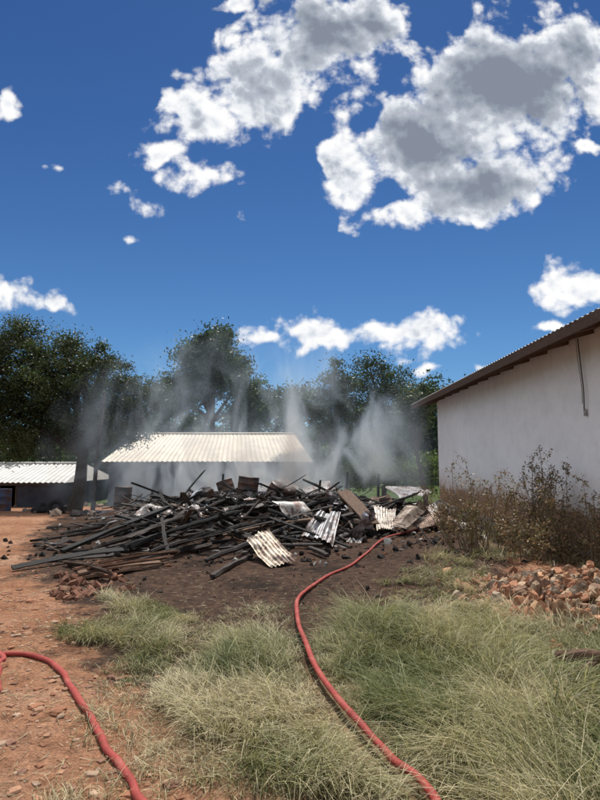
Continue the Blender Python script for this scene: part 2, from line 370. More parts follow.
def shrub(name,c,w,h,nst,seed,cols):
    global rng; rng=np.random.default_rng(seed); acc=Acc()
    for k in range(nst):
        a=rng.uniform(0,6.28); r=rng.random()**.6
        b0=np.array([c[0]+math.cos(a)*w*.35*r,c[1]+math.sin(a)*w*.3*r,0]); b0[2]=hgt(b0[0],b0[1])-.02
        hh=h*rng.uniform(.4,1.08)*(1.1-.4*r); e=b0+np.array([math.cos(a)*w*.3*r+rng.normal()*.13,math.sin(a)*w*.25*r+rng.normal()*.1,hh])
        m=(b0+e)/2+np.array([rng.normal()*.06,rng.normal()*.06,.05])
        l=spline([b0,m,e],8); tube(acc,l,np.linspace(.011,.003,len(l)),4,(.20,.15,.10),1,cap=False)
        for s in range(6):
            q=l[rng.integers(3,len(l)-1)] if s<5 else l[-2]; t=q+rng.normal(size=3)*[.13,.13,.08]+[0,0,.13]
            tube(acc,[q,(q+t)/2,t],[.004,.003,.002],3,(.18,.13,.09),1,cap=False)
            n=18; P=q+(t-q)*rng.random((n,1))*1.1+rng.normal(size=(n,3))*.035
            A_=rng.normal(size=(n,3));A_/=np.linalg.norm(A_,axis=1)[:,None];B_=np.cross(A_,rng.normal(size=(n,3)));B_/=np.linalg.norm(B_,axis=1)[:,None]
            sz=rng.uniform(.014,.034,n)[:,None]; V=np.stack([P-A_*sz,P-B_*sz*.5,P+A_*sz,P+B_*sz*.5],1)
            cc=np.array(cols)[rng.integers(0,len(cols),n)]*rng.uniform(.6,1.3,(n,1))
            acc.add(V.reshape(-1,3),np.arange(n*4).reshape(-1,4),np.repeat(cc,4,0),0)
    return acc.build(name,[M_dry,M_bark])
BR=[(.24,.16,.09),(.33,.23,.13),(.17,.13,.07),(.16,.16,.07)]
shrub('dry_shrub',(4.35,10.2),1.4,1.8,38,31,BR)
shrub('dry_shrub',(3.2,10.3),1.5,1.6,34,32,BR)
shrub('dry_shrub',(4.5,9.0),1.3,1.25,26,33,BR)
shrub('dry_shrub',(3.9,9.2),1.2,.8,22,34,BR)
rng=np.random.default_rng(99)
# ---------------------------------------------------------------- white building
M_wall,nt,b=newmat('white_plaster',.9,.2)
tc=nt.nodes.new('ShaderNodeTexCoord'); sx=nt.nodes.new('ShaderNodeSeparateXYZ'); nt.links.new(tc.outputs['Object'],sx.inputs[0])
n=noise(nt,.9,8,.7); n_2=noise(nt,14,5,.6); wc=ramp(nt,n,[(.3,(.82,.81,.83)),(.6,(.89,.89,.91))])
n_3=noise(nt,3.3,6,.7); wc=mixc(nt,1,wc,ramp(nt,n_3,[(.3,.92),(.55,1.0)]),'MULTIPLY')
low=mth(nt,'ADD',sx.outputs[2],mth(nt,'MULTIPLY',n_3,-1.3)); lr=ramp(nt,low,[(.0,(.40,.25,.16)),(.25,(.85,.78,.72)),(.7,(1,1,1))])
wc=mixc(nt,1,wc,lr,'MULTIPLY')
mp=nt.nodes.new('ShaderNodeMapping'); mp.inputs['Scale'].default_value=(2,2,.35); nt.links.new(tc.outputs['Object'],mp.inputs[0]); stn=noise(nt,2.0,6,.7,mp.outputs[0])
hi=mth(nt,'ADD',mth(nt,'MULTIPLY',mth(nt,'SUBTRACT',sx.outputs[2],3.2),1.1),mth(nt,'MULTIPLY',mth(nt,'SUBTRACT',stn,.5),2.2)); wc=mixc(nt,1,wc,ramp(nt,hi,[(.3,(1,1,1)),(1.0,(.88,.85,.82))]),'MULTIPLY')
nt.links.new(wc,b.inputs['Base Color']); bump(nt,b,n_2,.35,.008)
M_roof,nt,b=newmat('corrugated_roofing',.5,.4)
n=noise(nt,1.3,7,.65); a=attr(nt); c=mixc(nt,1,a.outputs['Color'],ramp(nt,n,[(.25,.72),(.6,1.05)]),'MULTIPLY'); nt.links.new(c,b.inputs['Base Color'])
M_sheet,nt,b=newmat('galvanised_burnt',.5,.5)
n=noise(nt,3.5,8,.7); a=attr(nt)
c=mixc(nt,ramp(nt,n,[(.45,0),(.62,1)]),a.outputs['Color'],(.13,.06,.035)); n5=noise(nt,7,6,.7); c=mixc(nt,ramp(nt,n5,[(.5,0),(.68,1)]),c,(.03,.025,.022))
nt.links.new(c,b.inputs['Base Color']); b.inputs['Metallic'].default_value=.25; bump(nt,b,n5,.2,.004)
wb=empty('white_building')
WX=5.02;YF=20.4;YN=-5.0;X2=13.0; ZT=3.85; RX=9.0; SL=.27
acc=Acc()
zt=ZT; rz=ZT+(RX-WX)*SL
V=[(WX,YN,-.7),(WX,YF,-.7),(WX,YF,zt),(WX,YN,zt)]; acc.add(V,[[3,2,1,0]])
acc.add([(X2,YN,-.7),(X2,YF,-.7),(X2,YF,zt),(X2,YN,zt)],[[0,1,2,3]])
for yy,fl in((YF,0),(YN,1)):
    acc.add([(WX,yy,-.7),(RX,yy,-.7),(RX,yy,rz),(WX,yy,zt)],[[0,1,2,3] if fl else [3,2,1,0]])
    acc.add([(RX,yy,-.7),(X2,yy,-.7),(X2,yy,zt),(RX,yy,rz)],[[0,1,2,3] if fl else [3,2,1,0]])
acc.build('walls',M_wall,parent=wb)
acc=Acc(); box(acc,(WX-.05,YN,-.7),(WX-.003,YF+.05,.12),(.32,.26,.22)); acc.build('plinth',M_stone,parent=wb)
OH=.87; YE=YF+.5; ze=ZT-OH*SL+.06; zr=rz+.06
acc=Acc()
corr(acc,(WX-OH,YE,ze+.05),(WX-OH,YN-.4,ze+.05),(RX,YN-.4,zr+.05),(RX,YE,zr+.05),.15,.009,3,(.30,.28,.27),sub=8)
corr(acc,(X2+OH,YN-.4,ze+.05),(X2+OH,YE,ze+.05),(RX,YE,zr+.05),(RX,YN-.4,zr+.05),.15,.009,3,(.30,.28,.27),sub=8)
acc.build('roof',M_roof,True,wb)
acc=Acc()
box(acc,(WX-OH+.01,YN-.4,ze-.125),(WX-OH+.04,YE-.02,ze+.03),(.10,.065,.048))
y=YN
while y<YF+.1:
    p=np.array([WX-OH+.045,y,ze-.055]); q=np.array([WX+.3,y,ze-.055+(OH+.26)*SL]); beam(acc,p,q,.05,.11,(.13,.08,.06),.02,0,3); y+=.9
beam(acc,(WX-OH+.04,YE-.05,ze-.04),(RX,YE-.05,zr-.04),.03,.15,(.11,.07,.05),.01,0,4)
for xx in(.3,.62): beam(acc,(WX-OH+xx,YN-.4,ze+.012+xx*SL),(WX-OH+xx,YE-.08,ze+.012+xx*SL),.05,.03,(.15,.095,.07),.01,0,3)
acc.build('eave_timbers',M_wood,parent=wb)
acc=Acc(); yc=9.75
cab=spline([(WX-.1,yc,3.78),(WX-.06,yc+.02,3.3),(WX-.07,yc-.05,2.85),(WX-.05,yc,2.5)],6); tube(acc,cab,.011,6,(.10,.09,.08))
tube(acc,cab+np.array([-.01,.05,.12])+np.array([0,.02,0])*np.sin(np.linspace(0,5,len(cab)))[:,None],.007,6,(.3,.28,.26))
box(acc,(WX-.05,yc-.03,2.4),(WX-.02,yc+.03,2.52),(.3,.29,.28))
acc.build('hanging_cable',M_wood,parent=wb)
# ---------------------------------------------------------------- sheds
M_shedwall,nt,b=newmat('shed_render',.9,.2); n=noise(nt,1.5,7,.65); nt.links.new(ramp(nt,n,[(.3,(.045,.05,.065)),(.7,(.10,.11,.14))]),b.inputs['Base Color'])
def shed(name,xl,xr,D,depth,ze,zr,g0,hipL,hipR,openings,rcol):
    e=empty(name); acc=Acc()
    x0=xl+.3;x1=xr-.3;y0=D+.35;y1=D+2*depth-.35
    xs=[x0]; 
    for o in openings: xs+= [o[0],o[1]]
    xs.append(x1)
    for k in range(len(xs)-1):
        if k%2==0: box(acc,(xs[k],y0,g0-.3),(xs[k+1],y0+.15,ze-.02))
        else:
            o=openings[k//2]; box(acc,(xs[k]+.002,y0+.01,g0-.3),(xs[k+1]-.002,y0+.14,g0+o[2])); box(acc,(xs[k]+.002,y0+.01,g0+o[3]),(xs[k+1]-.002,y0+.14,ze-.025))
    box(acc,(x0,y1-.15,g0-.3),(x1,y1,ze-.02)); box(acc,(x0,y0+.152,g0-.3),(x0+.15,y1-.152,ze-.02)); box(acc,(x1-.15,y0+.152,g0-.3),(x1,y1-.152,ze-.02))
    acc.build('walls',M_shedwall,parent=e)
    acc=Acc(); yr=D+depth
    corr(acc,(xl,D,ze),(xr,D,ze),(xr-hipR,yr,zr),(xl+hipL,yr,zr),.25,.022,10,rcol,warp=.03)
    corr(acc,(xr,D+2*depth,ze),(xl,D+2*depth,ze),(xl+hipL,yr,zr),(xr-hipR,yr,zr),.25,.022,10,rcol,warp=.03)
    acc.add([(xl,D+.02,ze-.03),(xl,D+2*depth,ze-.03),(xl+hipL,yr,zr-.03),(xl+hipL+.002,yr,zr-.03)],[[0,1,2,3]],rcol)
    acc.add([(xr,D+.02,ze-.03),(xr-hipR,yr,zr-.03),(xr-hipR-.002,yr,zr-.03),(xr,D+2*depth,ze-.03)],[[0,1,2,3]],rcol)
    tube(acc,[(xl+hipL,yr,zr+.02),(xr-hipR,yr,zr+.02)],.09,8,np.array(rcol)*.9)
    acc.build('roof',M_roof,True,e)
    acc=Acc(); box(acc,(xl+.05,D+.06,ze-.14),(xr-.05,D+.1,ze-.03),(.08,.06,.05))
    for o in openings:
        box(acc,(o[0]-.04,y0-.02,g0+o[2]),(o[0]+.03,y0+.12,g0+o[3]),(.1,.07,.05)); box(acc,(o[1]-.03,y0-.02,g0+o[2]),(o[1]+.04,y0+.12,g0+o[3]),(.1,.07,.05))
    acc.build('frames',M_wood,parent=e); return e
shed('farm_shed',-9.9,.65,28,6,1.62,3.28,-.5,0,1.0,[(-7.6,-6.8,0,1.8),(-4.6,-3.6,.8,1.6),(-1.8,-1.0,0,1.8)],(.62,.57,.47))
shed('low_shed',-19.5,-10.8,26,3.6,.68,1.5,-.5,0,.4,[(-14,-13.2,0,1.0)],(.52,.51,.48))
# ---------------------------------------------------------------- pole
acc=Acc(); tube(acc,[(-7.05,19.3,-.6),(-6.98,19.3,1.5),(-6.8,19.3,4.0)],[.085,.07,.055],8,(.05,.042,.038)); beam(acc,(-7.0,19.22,3.55),(-6.62,19.22,3.6),.05,.05,(.05,.042,.038)); acc.build('wooden_pole',M_bark,True)
# ---------------------------------------------------------------- burnt debris pile
pile=empty('burnt_debris_pile')
def mound(x,y):
    return .50*np.exp(-(((x+1.6)/2.6)**2+((y-13.8)/3.2)**2))+.36*np.exp(-(((x-1.2)/1.8)**2+((y-16.3)/2.8)**2))+.30*np.exp(-(((x+4.2)/1.8)**2+((y-16.5)/2.6)**2))
acc=Acc(); mx,my=np.meshgrid(np.arange(-8,5,.08),np.arange(8.5,23,.08),indexing='ij'); mh=mound(mx,my)
mz=hgt(mx,my)-.13+mh*1.15*(1+.5*fbm(mx*1.5,my*1.5,3))+.10*fbm(mx*4,my*4,4)*np.clip(mh*4,0,1)
n0,n1_=mx.shape;i=np.arange(n0-1)[:,None]*n1_;j=np.arange(n1_-1)[None]
mc=np.clip(.5+.9*fbm(mx*1.3,my*1.3,4),0,1)[...,None]; mc=(mc*np.array([.075,.045,.032])+(1-mc)*np.array([.016,.013,.012]))
ash=np.clip((fbm(mx*2.2+7,my*2.2,4)-.25)*4,0,1)[...,None]; mc=(mc*(1-ash)+ash*np.array([.22,.21,.205])).reshape(-1,3)
acc.add(np.stack([mx,my,mz],-1).reshape(-1,3),np.stack([i+j,i+n1_+j,i+n1_+j+1,i+j+1],-1).reshape(-1,4),mc)
acc.build('ash_mound',M_ash,True,pile)
BLK=[(.010,.0095,.009),(.016,.014,.013),(.025,.021,.019),(.04,.030,.025)]; MIX=BLK*3+[(.10,.075,.06),(.17,.155,.145),(.13,.08,.05)]
def top(x,y): return float(hgt(x,y)+max(0,mound(x,y)*1.05-.1))
acc=Acc()
def two(p,q,w=.09,h=.07,cols=BLK,b=.012):
    c=cols[rng.integers(len(cols))]
    if rng.random()<.4: pole(acc,p,q,w*.5,c)
    elif rng.random()<.2: beam(acc,p,q,w*1.7,.02,c,.2,b,9)
    else: beam(acc,p,q,w,h*rng.uniform(.5,1),c,.2,b,9)
def clampg(p): p=p.copy(); p[2]=max(p[2],top(p[0],p[1])+.03); return p
for (x1,y1,l1,x2,y2,D2,w) in [(12,568,.05,128,549,9.8,.06),(62,551,.12,168,507,12.0,.10),(70,547,.06,190,512,12.2,.08),(92,549,.1,225,500,12.6,.09),(105,553,.08,245,510,12,.09),
    (130,547,.15,260,503,13,.10),(150,552,.1,300,512,12.6,.09),(128,538,.25,205,498,13.2,.08),(60,534,.05,150,513,13.5,.08),(90,526,.1,190,503,15,.08),(30,541,.05,140,524,12,.06),
    (175,545,.2,330,506,12.6,.10),(205,560,.08,300,520,11.6,.09),(212,576,.05,252,556,9.6,.06),(48,560,.04,120,556,9.9,.06),
    (140,560,.08,235,541,10.8,.08),(110,505,.2,210,494,17,.09),(75,556,.04,175,530,11.2,.08),(118,562,.05,200,545,10.4,.08)]:
    two(gp(x1,y1,l1),clampg(at(x2,y2,D2)),w,w*.8)
for (x1,y1,D1,x2,y2,D2,w) in [(255,506,13.6,345,540,11.2,.10),(238,500,14.5,300,545,10.8,.09),
    (285,500,14.5,350,532,11.9,.09),(190,500,14,262,548,10.6,.08),(300,498,15,225,530,11.6,.09),(160,517,13,275,521,12.0,.10),(180,530,11.6,300,537,11.0,.11),(320,492,16,385,512,14.2,.08),
    (330,520,12.4,420,492,16,.08),(250,492,17,340,486,18,.09)]:
    two(clampg(at(x1,y1,D1)),clampg(at(x2,y2,D2)),w,w*.8)
for k in range(800):
    if rng.random()<.55: x=rng.normal(-1.2,1.7); y=rng.normal(13.0,1.7)
    else: x=rng.normal(-.2,2.6); y=rng.normal(16,2.4)
    if y<9.8 or x>4.3 or x<-6.5 or mound(x,y)<.03 or dhose(x,y)<.6: continue
    L_=rng.uniform(.3,1.9)*(.5 if rng.random()<.65 else 1); a_=rng.normal(.35,1.5)+ (math.pi if rng.random()<.5 else 0)
    d=np.array([math.cos(a_),math.sin(a_)*.8,rng.normal(0,.35)]); c=np.array([x,y,top(x,y)+rng.uniform(.0,.28)*min(1,mound(x,y)*3)+.03])
    p=c-d*L_/2;q=c+d*L_/2
    if min(dhose(p[0],p[1]),dhose(q[0],q[1]))<.2: continue
    for e_ in(p,q): e_[2]=max(e_[2],top(e_[0],e_[1])+.01)
    s=rng.uniform(.02,.095); two(p,q,s,s*rng.uniform(.4,1),MIX,.02)
acc.build('charred_beams',M_char,parent=pile)
acc=Acc()
for px,py0,py1,D1 in[(221,502,474,16),(318,500,480,17),(262,497,483,18),(150,505,490,17),(345,500,472,18.5),(378,492,474,19)]:
    p=at(px,py0,D1);q=at(px+rng.uniform(-2,3),py1,D1); tube(acc,[p-[0,0,.4],(p+q)/2+rng.normal(size=3)*.01,q],[.05,.045,.03],7,(.015,.013,.012))
acc.build('charred_posts',M_char,parent=pile)
acc=Acc()
for (x1,y1,l1,x2,y2,l2) in[(78,573,.04,160,562,.08),(88,568,.1,172,556,.12),(84,577,.03,140,568,.04),(100,563,.14,178,551,.16),(75,569,.08,120,560,.1),(66,563,.04,110,573,.12)]:
    beam(acc,gp(x1,y1,l1),gp(x2,y2,l2),.11,.03,[(.22,.12,.08),(.16,.10,.07),(.10,.07,.055)][rng.integers(3)],.08,.01)
beam(acc,at(343,491,13.8),at(372,524,12.2),.34,.03,(.13,.085,.06),.07,.01)
beam(acc,at(352,515,12.8),at(345,490,13.8),.1,.03,(.2,.14,.1),.05,.01)
acc.build('planks',M_wood,parent=pile)
acc=Acc()
for k in range(1900):
    x=rng.normal(-.5,2.7); y=rng.normal(13.4,2.9)
    if y<8.8 or x>4.6 or x<-6.5: continue
    s=rng.uniform(.03,.14)*rng.uniform(.25,1.0); c=[(.02,.018,.017),(.03,.025,.022),(.07,.055,.045),(.25,.24,.23),(.20,.10,.06),(.45,.44,.42)][rng.choice(6,p=[.33,.23,.2,.07,.12,.05])]
    rock(acc,np.array([x,y,top(x,y)+s*.1]),(s*1.5,s,s*.6),.3,c)
acc.build('rubble_bits',M_stone,parent=pile)
acc=Acc()
for k in range(110):
    x=rng.uniform(-3.8,4.2); y=rng.uniform(12.0,21)
    if dhose(x,y)<.5: continue
    c=np.array([x,y,top(x,y)+rng.uniform(.05,.3)]); R=rot(); s1=rng.uniform(.12,.5);s2=rng.uniform(.1,.34)
    u=nrm(R[0]*[1,1,.35])*s1; v=nrm(np.cross(u,R[2]*[.5,.5,1]+[0,0,.5]))*s2
    cc=[(.55,.55,.55),(.32,.31,.30),(.16,.10,.07),(.5,.52,.58),(.08,.07,.065)][rng.integers(5)]
    corr(acc,c-u-v,c+u-v,c+u+v,c-u+v,.076,.008,6,cc,warp=.16)
acc.build('metal_scraps',M_sheet,True,pile)
def sheet(pts,col,warp=.03):
    acc=Acc(); P=[at(*p) for p in pts]; corr(acc,*P,.082,.015,14,col,warp=warp); return acc.build('corrugated_metal_sheet',M_sheet,True)
sheet([(246,541,9.6),(268,528,10.0),(297,560,9.0),(271,569,8.75)],(.64,.54,.42),.06)
sheet([(318,513,11.6),(341,510,11.8),(333,545,10.6),(301,533,10.9)],(.36,.36,.37),.12)
sheet([(373,506,13.3),(396,508,13.5),(394,528,12.5),(377,530,12.3)],(.52,.47,.40),.07)
sheet([(388,525,12.6),(406,505,13.8),(426,510,13.8),(406,530,12.5)],(.42,.34,.27),.07)
sheet([(410,522,13.3),(440,511,14.4),(454,520,13.6),(420,528,12.9)],(.30,.20,.14),.06)
sheet([(250,485,18),(285,480,19),(300,488,18),(262,494,17)],(.3,.3,.31),.12)
sheet([(385,486,18),(420,484,19),(432,495,17),(400,497,16.5)],(.42,.42,.44),.14)
sheet([(302,486,17),(330,482,18),(338,492,17),(310,497,16)],(.46,.46,.48),.14)
sheet([(346,528,12.3),(368,534,12.0),(360,546,11.2),(340,540,11.5)],(.30,.29,.29),.08)
sheet([(176,497,16),(205,490,17),(214,499,16),(186,507,15)],(.16,.13,.12),.14)
def drum(name,c,r,h,col,tilt=(0,0),taper=0):
    acc=Acc(); prof=[(0,.97),(.02,1.02),(.05,1),(.32,1),(.34,1.03),(.36,1),(.64,1),(.66,1.03),(.68,1),(.95,1),(.98,1.02),(1,.99)]
    T=nrm([tilt[0],tilt[1],1]); pts=[np.asarray(c)+T*h*p[0] for p in prof]
    tube(acc,pts,[r*p[1]*(1+taper*(p[0]-1)) for p in prof],20,col); acc.build(name,M_sheet,True)
def pot(c,r,h,col,tilt):
    acc=Acc(); T=nrm([tilt[0],tilt[1],1]); prof=[(0,.3),(0,.8),(.5,.92),(.95,1.0),(1.0,1.06),(1.0,.95),(.5,.85),(.08,.72),(.08,.05)]
    tube(acc,[np.asarray(c)+T*h*a for a,_ in prof],[r*b for _,b in prof],16,col,cap=False); 
    a0=np.asarray(c)+T*h; A=nrm(np.cross(T,[0,1,0])); th=np.linspace(0,math.pi,9); tube(acc,[a0+A*r*math.cos(t)+T*r*.6*math.sin(t) for t in th],.008,5,col)
    acc.build('metal_bucket',M_sheet,True)
p=at(247,496,14.8); drum('metal_drum',p,.27,.5,(.022,.02,.02),(.1,0)); p=at(229,497,15.0); drum('metal_drum',p,.22,.45,(.03,.027,.025),(-.35,.1))
p=at(122,503,17.5); drum('metal_drum',p-[0,0,.2],.26,.7,(.02,.018,.018),(.05,0)); p=at(272,496,14.8); drum('metal_drum',p,.2,.36,(.05,.04,.035),(.6,-.3))
p=at(288,499,14.0); pot(p,.16,.24,(.03,.028,.028),(.2,-.4)); p=at(208,501,13.8); pot(p,.17,.26,(.05,.05,.055),(-.3,-.3)); p=at(328,502,14.2); pot(p,.15,.22,(.3,.3,.32),(.5,-.4))
p=gp(3,511); drum('plastic_barrel',p,.28,.85,(.03,.06,.13))
def tyre(c,R,r,flat=True):
    acc=Acc(); th=np.linspace(0,2*np.pi,25); P=[(c[0]+R*math.cos(t),c[1]+R*math.sin(t),c[2]) if flat else (c[0]+R*math.cos(t),c[1]+.25*R*math.sin(t),c[2]+R*math.sin(t)) for t in th]
    tube(acc,P,r,8,(.02,.02,.022),cap=False); acc.build('old_tyre',M_stone,True)
for px,py in[(40,513),(55,514),(70,510)]:
    c=gp(px,py); c[2]+=.1; tyre(c,.22,.09) if px!=55 else tyre(c+[0,0,.1],.2,.08,False)
acc=Acc()
for k in range(26):
    c=gp(rng.uniform(15,110),rng.uniform(505,517)); s=rng.uniform(.1,.34); rock(acc,c+[0,0,s*.2],(s,s*.8,s*.6),.6,[(.04,.035,.035),(.10,.08,.07),(.22,.17,.14)][rng.integers(3)])
acc.build('stones',M_stone)
# ---------------------------------------------------------------- rubble pile right, gravel, log
acc=Acc()
RC=[(.38,.19,.11),(.44,.26,.155),(.32,.155,.09),(.42,.30,.20),(.26,.16,.11),(.34,.27,.20)]
def rubh(x,y): return .32*math.exp(-(((x-HX-.2)/.65)**2+((y-HY)/.8)**2))+.16*math.exp(-(((x-2.8)/.4)**2+((y-5.3)/.5)**2))
k=0
while k<1700:
    x=rng.normal(HX+.1,.54); y=rng.normal(HY,.76)
    if x>4.7 or x<1.6: continue
    s=(.025+rng.gamma(1.5,.025))*1.0; s=min(s,.15); h=rubh(x,y)*rng.uniform(.3,1.05)
    rock(acc,np.array([x,y,hgt(x,y)+h+s*.1]),(s*1.35,s*.95,s*.6),rng.uniform(.2,.65),np.array(RC[rng.integers(6)])*rng.uniform(.6,1.15),.15); k+=1
acc.build('brick_rubble_heap',M_stone)
acc=Acc()
p=gp(556,676);q=gp(625,684); tube(acc,[p+[0,0,.14],(p+q)/2+[0,0,.17],q+[0,0,.15]],[.04,.05,.045],8,(.12,.07,.05)); p=gp(566,690);q=gp(620,676); tube(acc,[p+[0,0,.08],q+[0,0,.18]],[.025,.03],7,(.14,.09,.07)); acc.build('fallen_log',M_bark,True)
acc=Acc()
DIRT=[gp(*p) for p in [(-200,830),(-200,530),(60,540),(100,600),(120,660),(180,720),(270,790),(340,830)]]
Pp=np.asarray(DIRT)[:,:2]; k=0
while k<3400:
    x,y=rng.uniform(Pp.min(0),Pp.max(0))
    if y>12 or rng.random()<(y-3)/9: continue
    if sdpoly(np.array([x]),np.array([y]),DIRT)[0]<-.2: continue
    if fbm(np.array([x*1.2]),np.array([y*1.2]),3)[0]<rng.normal(0,.25): continue
    s=rng.gamma(1.0,.010)+.005; s=min(s,.12)
    rock(acc,np.array([x,y,float(hgt(x,y))+s*.03]),(s*1.5,s*1.1,s*.5),.5,np.array([(.30,.14,.08),(.36,.2,.125),(.24,.13,.09),(.38,.26,.18)][rng.integers(4)])*rng.uniform(.75,1.05),.12,flatrot=True); k+=1
for k in range(500):
    x=rng.uniform(-3,4); y=rng.uniform(6.5,12); s=rng.gamma(1.2,.011)+.008
    rock(acc,np.array([x,y,float(hgt(x,y))+s*.05]),(s*1.4,s,s*.6),.4,[(.08,.05,.04),(.14,.08,.055),(.03,.025,.022)][rng.integers(3)],.12)
for k in range(60):
    c=gp(rng.uniform(55,130),rng.uniform(572,600)); s=rng.uniform(.03,.11); rock(acc,c+[0,0,s*.1],(s*1.5,s,s*.7),.2,np.array([.24,.12,.08])*rng.uniform(.5,1.1),.1)
acc.build('gravel',M_stone)
# ---------------------------------------------------------------- fire hoses
M_hose,nt,b=newmat('hose_jacket',.65,.25)
n=noise(nt,5,7,.7); c=ramp(nt,n,[(.3,(.20,.035,.028)),(.55,(.34,.06,.048)),(.8,(.40,.19,.14))]); n_=noise(nt,140,2,.5)
nt.links.new(c,b.inputs['Base Color']); bump(nt,b,n_,.3,.003)
def hose(l,R,lift=0):
    l=l.copy(); w=np.linspace(0,1,len(l)); l[:,2]=[top(a,b) for a,b in l[:,:2]]; l[:,2]+=R*.8+lift*sstep(8,6,l[:,1])+.04*sstep(10.5,12,l[:,1])
    k=np.ones(9)/9; z=np.convolve(np.pad(l[:,2],4,mode='edge'),k,'valid'); l[:,2]=z
    acc=Acc(); tube(acc,l,R*(1+.05*np.sin(w*60)),14,(1,1,1),flat=.85); return acc.build('fire_hose',M_hose,True)
hose(H1,.0225,.05); hose(H2,.022); hose(H3,.022)
# ---------------------------------------------------------------- smoke : one drifting body of smoke over the pile
def smoke(name,c,s,dens,step):
    bpy.ops.mesh.primitive_ico_sphere_add(subdivisions=3,radius=1,location=c); o=bpy.context.object; o.name=name; o.scale=s
    m=bpy.data.materials.new(name); m.use_nodes=True; nt=m.node_tree; nt.nodes.clear()
    try: m.cycles.volume_step_rate=step
    except Exception as e: print('step',e)
    out=nt.nodes.new('ShaderNodeOutputMaterial'); v=nt.nodes.new('ShaderNodeVolumeScatter'); v.inputs['Color'].default_value=(.72,.85,1,1); v.inputs['Anisotropy'].default_value=.25
    tc=nt.nodes.new('ShaderNodeTexCoord'); ln=nt.nodes.new('ShaderNodeVectorMath'); ln.operation='LENGTH'; nt.links.new(tc.outputs['Object'],ln.inputs[0])
    fall=mth(nt,'SUBTRACT',1.0,ln.outputs['Value'],clamp=True); sx=nt.nodes.new('ShaderNodeSeparateXYZ'); nt.links.new(tc.outputs['Object'],sx.inputs[0])
    mp=nt.nodes.new('ShaderNodeMapping'); mp.inputs['Scale'].default_value=(s[0],s[1]*.45,s[2]*.5); mp.inputs['Rotation'].default_value=(0,.4,0); mp.inputs['Location'].default_value=(2.3,.7,1.1); nt.links.new(tc.outputs['Object'],mp.inputs[0])
    n=N(nt,'ShaderNodeTexNoise'); n.inputs['Scale'].default_value=.85; n.inputs['Detail'].default_value=3.5; n.inputs['Roughness'].default_value=.58; n.inputs['Distortion'].default_value=1.0; nt.links.new(mp.outputs[0],n.inputs['Vector'])
    nr=mrange(nt,n.outputs['Fac'],.49,.63,0,3.2); lowf=mrange(nt,sx.outputs[2],-.55,.5,2.3,.65)
    d=mth(nt,'MULTIPLY',mth(nt,'MULTIPLY',mth(nt,'MULTIPLY',fall,mth(nt,'ADD',nr,.10)),lowf),dens); nt.links.new(d,v.inputs['Density']); nt.links.new(v.outputs[0],out.inputs['Volume'])
    o.data.materials.append(m); return o
smoke('smoke',(-1.8,19.4,1.9),(7.2,4.2,4.6),.19,1.7)
# ---------------------------------------------------------------- sky
SUN_EL=math.radians(62); SUN_AZ=math.radians(6)
w=bpy.data.worlds.new('World'); sc.world=w; w.use_nodes=True; nt=w.node_tree; nt.nodes.clear()
try: w.cycles.sampling_method='NONE'
except Exception as e: print(e)
out=nt.nodes.new('ShaderNodeOutputWorld')
sky=nt.nodes.new('ShaderNodeTexSky'); sky.sky_type='NISHITA'; sky.sun_disc=False; sky.sun_elevation=SUN_EL; sky.sun_rotation=SUN_AZ; sky.altitude=1200; sky.air_density=1.0; sky.dust_density=.6; sky.ozone_density=2.5
bg=nt.nodes.new('ShaderNodeBackground'); bg.inputs['Strength'].default_value=.1
tc=nt.nodes.new('ShaderNodeTexCoord'); sx=nt.nodes.new('ShaderNodeSeparateXYZ'); nt.links.new(tc.outputs['Generated'],sx.inputs[0])
tint=ramp(nt,sx.outputs[2],[(0,(.50,.72,.88)),(.22,(.41,.66,.86)),(.5,(.29,.52,.78)),(.75,(.22,.42,.70))])
skc=mixc(nt,1,sky.outputs[0],tint,'MULTIPLY'); nt.links.new(skc,bg.inputs['Color'])
yy=mth(nt,'MAXIMUM',sx.outputs[1],.05); cx=nt.nodes.new('ShaderNodeCombineXYZ')
nt.links.new(mth(nt,'DIVIDE',sx.outputs[0],yy),cx.inputs[0]); nt.links.new(mth(nt,'DIVIDE',sx.outputs[2],yy),cx.inputs[1])
UV=cx.outputs[0]
def vm(op,a,b):
    m=nt.nodes.new('ShaderNodeVectorMath'); m.operation=op
    for s,v in((0,a),(1,b)):
        if isinstance(v,bpy.types.NodeSocket): nt.links.new(v,m.inputs[s])
        else: m.inputs[s].default_value=v
    return m.outputs['Value'] if op in('DOT_PRODUCT','LENGTH') else m.outputs[0]
wn=N(nt,'ShaderNodeTexNoise'); wn.inputs['Scale'].default_value=5; wn.inputs['Detail'].default_value=3; nt.links.new(UV,wn.inputs['Vector'])
wv=vm('MULTIPLY',vm('SUBTRACT',wn.outputs['Color'],(.5,.5,.5)),(.14,.12,0)); UVW=vm('ADD',UV,wv)
CL=[(318,38,96,62,1.15),(255,85,82,46,.9),(200,108,46,38,.6),(205,172,40,22,.4),(163,150,28,18,.4),(232,5,28,14,.5),(372,25,44,56,1.0),
(505,82,104,86,1.4),(425,138,96,62,1.3),(348,162,30,62,.6),(402,208,36,18,.5),(565,45,46,58,1),(582,146,30,13,.35),(475,180,86,42,1.2),
(150,205,44,24,.2),(128,188,30,18,.2),(120,235,34,12,.12),(235,217,18,16,.12),(53,160,22,12,.1),(3,108,18,24,.4),
(8,297,38,26,.5),(60,313,26,12,.35),(262,345,28,17,.35),(320,336,58,27,.55),(412,336,58,25,.55),(412,362,34,9,.12),(436,371,30,9,.12),
(578,290,42,28,.55),(550,327,26,8,.3),(480,368,34,8,.12)]
fm=None;ft=None
